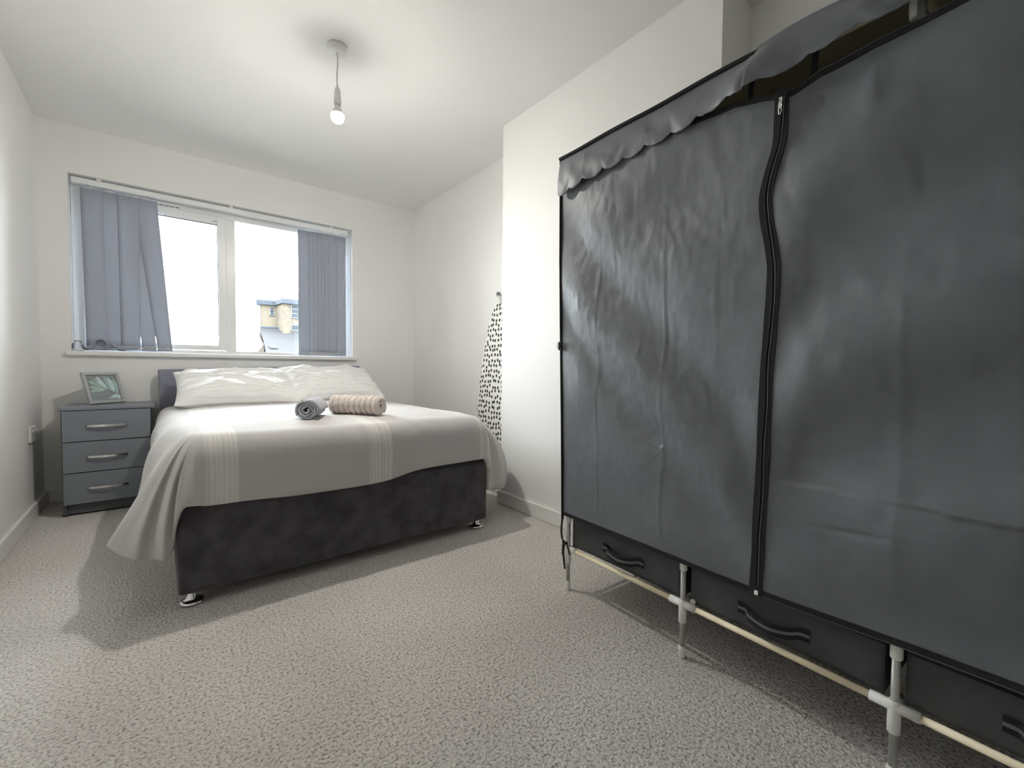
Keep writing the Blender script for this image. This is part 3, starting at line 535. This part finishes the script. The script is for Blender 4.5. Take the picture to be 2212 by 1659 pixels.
for f, tip, wd, bd, pale in ((0.55, (0.045, 0.155), 0.022, 0.006, 0), (0.45, (0.085, 0.178), 0.026, 0.004, 1), (0.32, (0.125, 0.183), 0.026, -0.004, 0), (0.22, (0.150, 0.175), 0.028, -0.006, 1), (0.12, (0.180, 0.165), 0.028, -0.01, 0),
                             (0.62, (0.022, 0.110), 0.022, 0.004, 0), (0.45, (0.022, 0.075), 0.034, -0.008, 0), (0.10, (0.120, 0.026), 0.018, 0.003, 0), (0.06, (0.140, 0.030), 0.024, 0.0, 1), (0.02, (0.182, 0.022), 0.026, 0.0, 1), (0.75, (0.024, 0.145), 0.02, 0.0, 0), (0.5, (0.062, 0.168), 0.02, 0.0, 1)):
    (L2_ if pale else L1_).append(leaf(stem_at(f), tip, wd, bd, 0.0 + 0.0002 * len(L1_ + L2_)))
for (a, b) in [((0.030, 0.165), (0.055, 0.150)), ((0.030, 0.180), (0.075, 0.160)), ((0.050, 0.183), (0.085, 0.150)), ((0.060, 0.140), (0.095, 0.155)), ((0.055, 0.148), (0.085, 0.165)), ((0.150, 0.182), (0.205, 0.140)), ((0.165, 0.182), (0.205, 0.150)), ((0.03, 0.055), (0.10, 0.05))]: L3_.append(leaf(a, b, 0.005, 0, 0.0028))
L3_.append(leaf(st, stem_at(0.95), 0.006, -0.004, 0.003))
V, Fc = join_vf(L1_); mk('leaf_print', fl3(V), Fc, 'print_leaf', pf)
V, Fc = join_vf(L2_); mk('pale_leaf_print', fl3(V), Fc, 'print_leaf2', pf)
V, Fc = join_vf(L3_); mk('line_print', fl3(V), Fc, 'print_line', pf)

# ---------- socket on the left wall
so = empty('wall_socket', (XL, 3.655, 0.478)); tag(so, 'white plug socket low on the left wall beside the drawer chest', 'socket')
box('faceplate', (XL, XL + 0.012, 3.582, 3.728, 0.435, 0.521), 'plastic', so, w=0.003)
for yy in (3.615, 3.695):
    box('switch', (XL + 0.012, XL + 0.017, yy - 0.008, yy + 0.008, 0.492, 0.508), 'plastic', so, w=0.001)
    boxes('pin_holes', [(XL + 0.0115, XL + 0.0125, yy - 0.002, yy + 0.002, 0.472, 0.482), (XL + 0.0115, XL + 0.0125, yy - 0.012, yy - 0.006, 0.452, 0.456), (XL + 0.0115, XL + 0.0125, yy + 0.006, yy + 0.012, 0.452, 0.456)], 'rubber', so)

# ================================================================== IRONING BOARD in the alcove
ib = empty('ironing_board', (1.84, 2.51, 0)); tag(ib, 'ironing board with a spotted white cover standing in the alcove beside the bed', 'ironing board')
def board_pt(h, y, off):   # h: height up the board, leaning back to the alcove wall
    f = h / 1.335; ang = math.atan2(0.085, 1.335); x = 1.835 + 0.085 * f
    return (x - off * math.cos(ang), y, h + off * math.sin(ang))
hw = [(0.10, 0.150), (0.14, 0.190), (0.22, 0.200), (0.45, 0.202), (0.60, 0.198), (0.75, 0.186), (0.90, 0.168), (1.05, 0.142), (1.18, 0.112), (1.26, 0.086), (1.305, 0.062), (1.328, 0.035), (1.335, 0.012)]
hs = np.unique(np.concatenate([np.linspace(0.10, 1.28, 40), np.linspace(1.28, 1.335, 14)])); V = []; uvs = []; m = 13
for off in (0.018, 0.0):
    for h in hs:
        w_ = interp(h, hw)
        for j in range(m):
            g = -1 + 2 * j / (m - 1); rnd = 0.006 * (g ** 6) * (1 if off > 0 else -1); V.append(board_pt(h, 2.51 + g * w_, off - rnd)); uvs.append((g * w_, h * 0.88))
n = len(hs); f1 = grid_f(n, m); f2 = [tuple(i + n * m for i in q)[::-1] for q in f1]; rim = []
ring = [i * m for i in range(n)] + [(n - 1) * m + j for j in range(1, m)] + [i * m + m - 1 for i in range(n - 2, -1, -1)] + [j for j in range(m - 2, 0, -1)]
for a, b in zip(ring, ring[1:] + ring[:1]): rim.append((a, b, b + n * m, a + n * m))
mk('covered_board', V, f1 + f2 + rim, 'dots', ib, uvs=np.array(uvs), smooth=False)
tube('leg', [(1.945, 2.566, 1.412), (1.930, 2.530, 1.345), (1.915, 2.50, 1.28), (1.888, 2.46, 0.9), (1.86, 2.43, 0.30), (1.85, 2.42, 0.02)], 0.0105, 'plastic', ib)
tube('leg', [(1.945, 2.36, 1.36), (1.912, 2.44, 1.22), (1.885, 2.50, 0.8), (1.86, 2.58, 0.25), (1.85, 2.60, 0.02)], 0.0085, 'plastic', ib)
tube('leg_cap', [(1.948, 2.573, 1.424), (1.9435, 2.562, 1.402)], 0.015, 'strap_grey', ib)
tube('cross_foot', [(1.85, 2.38, 0.012), (1.85, 2.64, 0.012)], 0.011, 'plastic', ib)

# ================================================================== FABRIC WARDROBE (local: s along the front, t into the wall, z up)
ang = math.atan2(-0.99876, -0.0498)
wr = empty('fabric_wardrobe', (1.2505, 1.1816, 0), ang); tag(wr, 'large grey fabric wardrobe on a tube frame with a zipped front and cloth drawers', 'wardrobe')
DEP = 0.40; S3 = 1.5
SIT = [0.0, 0.5, 0.995, 1.495]
def L(name, V, Fc, mat, parent=wr, **k): return mk(name, V, Fc, mat, parent, local=True, **k)
def ltube(name, P, r, mat, parent=wr, seg=12): V, Fc = tube_vf(P, r, seg); return mk(name, V, Fc, mat, parent, local=True, smooth=True)
for k, s in enumerate(SIT):
    for t in (0.0, DEP):
        lg = ltube('leg', [(s, t, 0.028), (s, t, 0.30)], 0.0078, 'steel')
        V, Fc = lathe_vf((s, t, 0), [(0.009, 0.0), (0.0105, 0.003), (0.0105, 0.034), (0.009, 0.036)], 16); L('foot_cap', V, Fc, 'plastic', lg, smooth=True)
        ltube('post', [(s, t, 0.30), (s, t, 1.64)], 0.0078, 'steel')
        V, Fc = lathe_vf((s, t, 0), [(0.0088, 0.268), (0.0112, 0.270), (0.0112, 0.318), (0.009, 0.320)], 16); L('post_collar', V, Fc, 'plastic', lg, smooth=True)
        parts = [lathe_vf((s, t, 0), [(0.010, 0.108), (0.0118, 0.110), (0.0118, 0.176), (0.010, 0.178)], 16)]
        a, b = (s - 0.042 if k else s), (s + 0.042 if k < 3 else s)
        parts.append(tube_vf([(a, t, 0.165), (b, t, 0.165)], 0.0112, 16)); parts.append(tube_vf([(s, t, 0.165), (s, t + (0.04 if t == 0 else -0.04), 0.165)], 0.0112, 16))
        V, Fc = join_vf(parts); L('cross_joint', V, Fc, 'plastic', smooth=True)
    ltube('side_rod', [(s, 0.02, 0.165), (s, DEP - 0.02, 0.165)], 0.0072, 'rod')
    ltube('top_rod', [(s, 0.0, 1.64), (s, DEP, 1.64)], 0.0072, 'rod')
for k in range(3):
    for t in (0.0, DEP):
        ltube('front_rod' if t == 0 else 'back_rod', [(SIT[k] + 0.02, t, 0.165), (SIT[k + 1] - 0.02, t, 0.165)], 0.0080, 'rod')
        ltube('top_rail', [(SIT[k], t + (0.02 if t == 0 else -0.02), 1.645), (SIT[k + 1], t + (0.02 if t == 0 else -0.02), 1.645)], 0.0072, 'rod')
V, Fc = lathe_vf((0.985, 0.012, 0), [(0.008, 1.592), (0.012, 1.594), (0.013, 1.612), (0.013, 1.632), (0.010, 1.636)], 18); L('top_joint', V, Fc, 'plastic', smooth=True)
V, Fc = tube_vf([(0.527, 0.006, 0.180), (0.527, 0.02, 0.180)], 0.008, 12); L('joint_peg', V, Fc, 'plastic', smooth=True)
# drawers
for s0, s1, h0, h1 in ((0.012, 0.484, 0.171, 0.348), (0.519, 0.974, 0.660, 0.832), (1.009, 1.470, 1.145, 1.317)):
    n, m = 31, 13; P = np.zeros((n, m, 3))
    for i in range(n):
        for j in range(m):
            a = i / (n - 1); b = j / (m - 1); P[i, j] = (s0 + (s1 - s0) * a, 0.012 + 0.004 * nz(a * 4 + s0, b * 2, 1) + 0.004 * math.sin(math.pi * a), 0.1745 + (0.318 - 0.1745) * b)
    f1 = grid_f(n, m); Bk = P.copy(); Bk[:, :, 1] = DEP - 0.03; V = np.concatenate([P.reshape(-1, 3), Bk.reshape(-1, 3)]).tolist(); f2 = [tuple(i + n * m for i in q)[::-1] for q in f1]
    ring = [i * m for i in range(n)] + [(n - 1) * m + j for j in range(1, m)] + [i * m + m - 1 for i in range(n - 2, -1, -1)] + [j for j in range(m - 2, 0, -1)]
    dr = L('drawer', V, f1 + f2 + [(a, b, b + n * m, a + n * m) for a, b in zip(ring, ring[1:] + ring[:1])], 'drawer_fabric', smooth=False)
    dr.data.polygons.foreach_set('use_smooth', [True] * (2 * len(f1)) + [False] * len(ring))
    tb = [(s0 + (s1 - s0) * k / 20, 0.012 + 0.004 * math.sin(math.pi * k / 20) - 0.001, 0.296) for k in range(21)]; tp = len(tb)
    Vt = []
    for q in tb: Vt += [(q[0], q[1] - 0.004, q[2] - 0.012), (q[0], q[1] - 0.004, q[2] + 0.02), (q[0], q[1] + 0.002, q[2] + 0.02), (q[0], q[1] + 0.002, q[2] - 0.012)]
    L('drawer_binding', Vt, [(i * 4 + c, i * 4 + (c + 1) % 4, i * 4 + 4 + (c + 1) % 4, i * 4 + 4 + c) for i in range(tp - 1) for c in range(4)] + [(0, 1, 2, 3), ((tp - 1) * 4 + 3, (tp - 1) * 4 + 2, (tp - 1) * 4 + 1, (tp - 1) * 4)], 'binding', dr)
    hw_ = h1 - h0; zc = 0.226
    prof = catmull([(h0, 0.008, zc), (h0 + 0.12 * hw_, 0.006, zc), (h0 + 0.22 * hw_, -0.010, zc - 0.004), (h0 + 0.5 * hw_, -0.019, zc - 0.009), (h0 + 0.74 * hw_, -0.008, zc - 0.006), (h0 + 0.88 * hw_, 0.006, zc), (h1, 0.008, zc)], 6)
    def strip(zo, hh, dy):
        V = []; k = len(prof)
        for q in prof: V += [(q[0], q[1] + dy, q[2] + zo - hh), (q[0], q[1] + dy, q[2] + zo + hh), (q[0], q[1] + dy + 0.0025, q[2] + zo + hh), (q[0], q[1] + dy + 0.0025, q[2] + zo - hh)]
        Fc = [(i * 4 + c, i * 4 + (c + 1) % 4, i * 4 + 4 + (c + 1) % 4, i * 4 + 4 + c) for i in range(k - 1) for c in range(4)] + [(0, 1, 2, 3), ((k - 1) * 4 + 3, (k - 1) * 4 + 2, (k - 1) * 4 + 1, (k - 1) * 4)]
        return V, Fc
    V, Fc = join_vf([strip(0.0095, 0.0055, 0), strip(-0.0095, 0.0055, 0)]); hd = L('handle', V, Fc, 'binding', dr)
    V, Fc = strip(0, 0.0045, 0.0004); L('handle_tape', V, Fc, 'strap_grey', dr)
# cover: front doors
ZIP = [(1.547, 0.750), (1.481, 0.749), (1.427, 0.747), (1.371, 0.731), (1.313, 0.719), (1.255, 0.722), (1.183, 0.735), (1.125, 0.742), (1.057, 0.742), (0.943, 0.737), (0.873, 0.733), (0.803, 0.732), (0.639, 0.729), (0.519, 0.726), (0.399, 0.724), (0.300, 0.720)]  # ZIP to LE: taken from image pixels, scaled about the camera to panel depth
zipc = catmull([(s, z, 0) for z, s in ZIP], 6)
def zip_s(z): return float(np.interp(z, zipc[::-1, 1], zipc[::-1, 0]))
TOPL = [(-0.04, 1.640), (0.20, 1.622), (0.326, 1.611), (0.518, 1.587), (0.625, 1.578), (0.695, 1.560), (0.735, 1.545)]
TOPR = [(0.765, 1.545), (0.817, 1.565), (0.871, 1.569), (0.919, 1.573), (1.038, 1.571), (1.55, 1.60)]
BOT = [(-0.01, 0.301), (0.39, 0.300), (0.706, 0.297), (0.738, 0.296), (0.871, 0.300), (0.995, 0.305), (1.171, 0.309), (1.55, 0.305)]
LE = [(0.30, -0.006), (0.687, -0.016), (1.048, -0.028), (1.299, -0.035), (1.68, -0.039)]
def relief(s, z):
    e = min(1.0, max(0.0, (s + 0.04) / 0.12)) * min(1.0, max(0.0, (z - 0.29) / 0.10)) * min(1.0, max(0.0, (1.62 - z) / 0.10 + 0.3))
    zs_ = zip_s(z); sm = lambda q: q * q * (3 - 2 * q)
    wl = sm(min(1.0, max(0.0, (zs_ - s) / 0.10))); wr_ = sm(min(1.0, max(0.0, (s - zs_) / 0.10))); r = 0.0
    if wl > 0:
        d = (z - 1.15) + 0.95 * (s - 0.05); q = 0.0              # broad slanting folds down from the left edge
        q += 0.017 * math.exp(-(d / 0.10) ** 2) - 0.013 * math.exp(-((d - 0.20) / 0.09) ** 2) + 0.013 * math.exp(-((d + 0.30) / 0.12) ** 2) - 0.011 * math.exp(-((d + 0.15) / 0.07) ** 2)
        q += 0.012 * math.exp(-((z - 1.40) / 0.10) ** 2) * math.sin(s * 9)
        for sc, a in ((0.163 + 0.012 * (1.0 - z), 0.0012), (0.432 + 0.004 * math.sin(z * 4), 0.0013), (0.595, 0.0006)): q += (a * math.exp(-abs(s - sc) / 0.0045) - 0.6 * a * math.exp(-abs(s - sc - 0.012) / 0.008)) * (1 if z < 1.15 else max(0, (1.40 - z) / 0.25))
        for a in (0.3, 1.2, 2.2, 2.9, 3.9, 4.9):                # pinched star crease
            dx, dz = s - 0.434, z - 0.629; h_ = abs(-math.sin(a) * dx + math.cos(a) * dz); p = math.cos(a) * dx + math.sin(a) * dz
            if p > 0: q += 0.0018 * math.exp(-h_ / 0.005) * math.exp(-p / 0.06)
        r += q * wl
    if wr_ > 0:
        d = (z - 1.12) - 0.55 * (s - 0.75); q = 0.0
        q += 0.018 * math.sin(d * 14.0 + 0.6 * math.sin(s * 5)) * (0.8 if z > 0.6 else 0.4) + 0.007 * nz(s * 3, z * 4, 11)
        q += 0.0014 * math.exp(-abs(s - 0.99) / 0.010) * (1 if z < 0.9 else 0.4) - 0.003 * math.exp(-((z - 0.515 - 0.10 * (s - 0.9)) / 0.006) ** 2) * math.exp(-((s - 0.92) / 0.07) ** 2)
        q += 0.006 * math.exp(-((s - 0.925) / 0.02) ** 2) * math.exp(-((z - 1.46) / 0.07) ** 2)
        r += q * wr_
    r += 0.004 * nz(s * 6 + z * 2, z * 7, 2) + 0.0014 * nz(s * 26 + z * 8, z * 20, 5) + 0.0007 * nz(s * 60, z * 28, 8)
    return -r * e
def door(name, sl, sr, ztab, ns, nzv):
    P = np.zeros((nzv, ns, 3))
    for j in range(ns):
        a = j / (ns - 1)
        for i in range(nzv):
            b = i / (nzv - 1); s_ = sl(1.0) + (sr(1.0) - sl(1.0)) * a
            zb, zt = interp(s_, BOT), interp(s_, ztab); z = zb + (zt - zb) * b; s_ = sl(z) + (sr(z) - sl(z)) * a
            P[i, j] = (s_, -0.025 + relief(s_, z), z)
    o = sheet(name, P, 'fabric', wr, thick=0.0016, local=True); return o, P
dL, PL = door('front_panel', lambda z: interp(z, LE) + 0.004, lambda z: zip_s(z) - 0.010, TOPL, 190, 330)
dR, PR = door('front_panel', lambda z: zip_s(z) + 0.010, lambda z: 1.545, TOPR, 150, 260)
# binding tapes following the panel edges
def tape_along(name, pts, wdir, width, parent=wr, mat='binding', th=0.003, off=-0.0022):
    pts = np.asarray(pts); V = []; n = len(pts); w = np.asarray(wdir, float)
    for q in pts:
        a = q - w * width / 2; b = q + w * width / 2
        V += [(a[0], a[1] + off - th / 2, a[2]), (b[0], b[1] + off - th / 2, b[2]), (b[0], b[1] + off + th / 2, b[2]), (a[0], a[1] + off + th / 2, a[2])]
    Fc = [(i * 4 + c, i * 4 + 4 + c, i * 4 + 4 + (c + 1) % 4, i * 4 + (c + 1) % 4) for i in range(n - 1) for c in range(4)] + [(0, 1, 2, 3), ((n - 1) * 4 + 3, (n - 1) * 4 + 2, (n - 1) * 4 + 1, (n - 1) * 4)]
    return L(name, V, Fc, mat, parent)
tape_along('hem_tape', PL[2], (0, 0, 1), 0.013); tape_along('hem_tape', PR[2], (0, 0, 1), 0.013)
tape_along('top_tape', PL[-3], (0, 0, 1), 0.013); tape_along('top_tape', PR[-3], (0, 0, 1), 0.013)
zp = [(zip_s(z), -0.026 + relief(zip_s(z), z), z) for z in np.linspace(0.297, 1.556, 160)]
zt_ = tape_along('zip_tape', zp, (1, 0, 0), 0.031, th=0.002, off=-0.003)
wob = [(s - 0.001 + 0.0016 * math.sin(z * 26), t - 0.005, z) for s, t, z in zp[3:-2]]
ltube('zip_teeth', wob, 0.0016, 'binding', zt_, seg=6)
ltube('zip_piping', [(s + 0.006, t + 0.0005, z) for s, t, z in wob], 0.001, 'strap_grey', zt_, seg=6)
zs = 0.751
V, Fc = bev(boxv(zs - 0.0045, zs + 0.0045, -0.0375, -0.031, 1.518, 1.532), BOXF, 0.0015, 2); sl_ = L('zip_slider', V, Fc, 'chrome', zt_)
ltube('zip_pull', [(zs + 0.0035 * math.cos(a), -0.0385, 1.505 + 0.0155 * math.sin(a) + (0.004 if math.sin(a) > 0 else 0)) for a in np.linspace(0, 2 * math.pi, 25)], 0.0013, 'chrome', zt_, seg=6)
V, Fc = bev(boxv(zs - 0.0028, zs + 0.0028, -0.0392, -0.0378, 1.503, 1.518), BOXF, 0.0005, 1); L('zip_pull_tab', V, Fc, 'chrome', zt_)
V, Fc = bev(boxv(0.7195, 0.7285, -0.0335, -0.029, 0.298, 0.309), BOXF, 0.001, 1); L('zip_stop', V, Fc, 'plastic', zt_)
# sides, back and top of the cover
def plain(name, f, n, m, mat='fabric'):
    P = np.zeros((n, m, 3))
    for i in range(n):
        for j in range(m): P[i, j] = f(i / (n - 1), j / (m - 1))
    return sheet(name, P, mat, wr, thick=0.0016, local=True)
plain('side_panel', lambda a, b: (interp(0.30 + 1.375 * b, LE) + 0.006 * nz(a * 3, b * 5, 2) - 0.004, -0.022 + (DEP + 0.035) * a, 0.30 + 1.375 * b), 16, 60)
plain('side_panel', lambda a, b: (1.548 + 0.004 * nz(a * 3, b * 5, 6), -0.022 + (DEP + 0.035) * a, 0.30 + 1.375 * b), 16, 60)
plain('back_panel', lambda a, b: (-0.035 + 1.58 * a, DEP + 0.013 + 0.003 * nz(a * 5, b * 5, 3), 0.30 + 1.375 * b), 50, 50, 'lining')
plain('top_panel', lambda a, b: (-0.039 + 1.585 * a, -0.025 + (DEP + 0.036) * b, 1.676 - 0.004 * math.sin(a * 9)), 60, 14, 'top_fabric')
# edge piping
ltube('edge_piping', [(interp(z, LE) - 0.001, -0.027, z) for z in np.linspace(0.285, 1.676, 60)], 0.0052, 'binding', seg=8)
ltube('edge_piping', [(-0.039 + 0.005 * k, -0.034, 1.6805 - 0.011 * (0.005 * k) - 0.0015 * math.sin(k * .09)) for k in range(150)], 0.0062, 'binding', seg=8)
# scalloped valance
CUSP = [-0.039, 0.030, 0.099, 0.187, 0.273, 0.357, 0.449, 0.537, 0.64, 0.73, 0.82, 0.91, 1.0, 1.09, 1.18, 1.27, 1.36, 1.45, 1.55]
HEM = [(-0.039, 1.545), (0.030, 1.549), (0.099, 1.561), (0.187, 1.566), (0.273, 1.570), (0.357, 1.578), (0.449, 1.577), (0.537, 1.582), (0.621, 1.580), (0.70, 1.580), (0.761, 1.577), (0.818, 1.584), (0.879, 1.594), (0.958, 1.594), (1.1, 1.60), (1.55, 1.60)]
nS, nT = 420, 24; P = np.zeros((nS, nT, 3))
for i in range(nS):
    s = -0.037 + 1.584 * i / (nS - 1); k = max(q for q in range(len(CUSP)) if CUSP[q] <= s + 1e-6); k = min(k, len(CUSP) - 2); f = (s - CUSP[k]) / (CUSP[k + 1] - CUSP[k])
    zh = interp(s, HEM) - (0.017 if s < 0.56 else 0.010) * math.sin(math.pi * min(1, max(0, f))) ** 0.7 + 0.0006 * math.sin(s * 1400)
    lift = 0.006 + 0.012 * (0.5 + 0.5 * math.sin(s * 11 + 1)) + 0.030 * math.exp(-((s - 0.69) / 0.08) ** 2) + 0.020 * math.exp(-((s - 0.90) / 0.10) ** 2) + 0.012 * (s > 0.7)
    zt = 1.676 - 0.010 * s + (0.010 if s > 0.70 else 0.010 * max(0, (s - 0.66) / 0.04)) + (0.006 * math.sin((s - 0.7) * 18) if s > 0.7 else 0)
    for j in range(nT):
        b = j / (nT - 1); fo = 0.007 * b * nz(s * 13 - b * 1.5, b * 1.2, 4) + 0.003 * nz(s * 30, b * 3, 9) * b
        over = 0.012 * math.exp(-b * 14) * (1 if s > 0.69 else 0)
        P[i, j] = (s - 0.02 * b * math.exp(-((s - 0.70) / 0.06) ** 2), -0.030 - lift * math.sin(b * 1.9) - over * 0.6 + fo, zt + (zh - zt) * b + over * .3)
sheet('scalloped_valance', P, 'fabric', wr, thick=0.0014, local=True)
for s, z0, z1 in ((0.668, 1.572, 1.660), (0.812, 1.562, 1.660)): tape_along('tie_strap', [(s, -0.012, z0), (s + 0.002, -0.010, (z0 + z1) / 2), (s, -0.008, z1)], (1, 0, 0), 0.013, th=0.0015)
# buckle on the left edge and the loose ties on the corner leg
V, Fc = bev(boxv(-0.030, -0.010, -0.040, -0.034, 0.946, 0.978), BOXF, 0.001, 1); L('buckle_tab', V, Fc, 'binding')
V, Fc = bev(boxv(-0.034, -0.022, -0.045, -0.039, 0.954, 0.974), BOXF, 0.002, 2); L('buckle', V, Fc, 'steel')
def ribbon(pts, wdt=0.011):
    c = catmull(pts, 6); return tape_along('tie_ribbon', c, (0.97, -0.2, 0.1), wdt, th=0.003, off=0)
ribbon([(-0.012, -0.022, 0.295), (-0.022, -0.018, 0.240), (-0.020, -0.016, 0.205), (-0.010, -0.014, 0.185), (-0.014, -0.014, 0.155), (-0.010, -0.014, 0.120), (-0.004, -0.014, 0.085)])
ribbon([(-0.010, -0.013, 0.195), (0.004, -0.014, 0.188), (0.014, -0.015, 0.172), (0.022, -0.015, 0.150)], 0.006)
ribbon([(-0.014, -0.014, 0.190), (-0.018, -0.014, 0.165), (-0.018, -0.014, 0.135)], 0.007)
ltube('tie_knot', [(-0.016, -0.014, 0.192), (-0.004, -0.018, 0.186), (0.006, -0.013, 0.192)], 0.005, 'binding', seg=8)
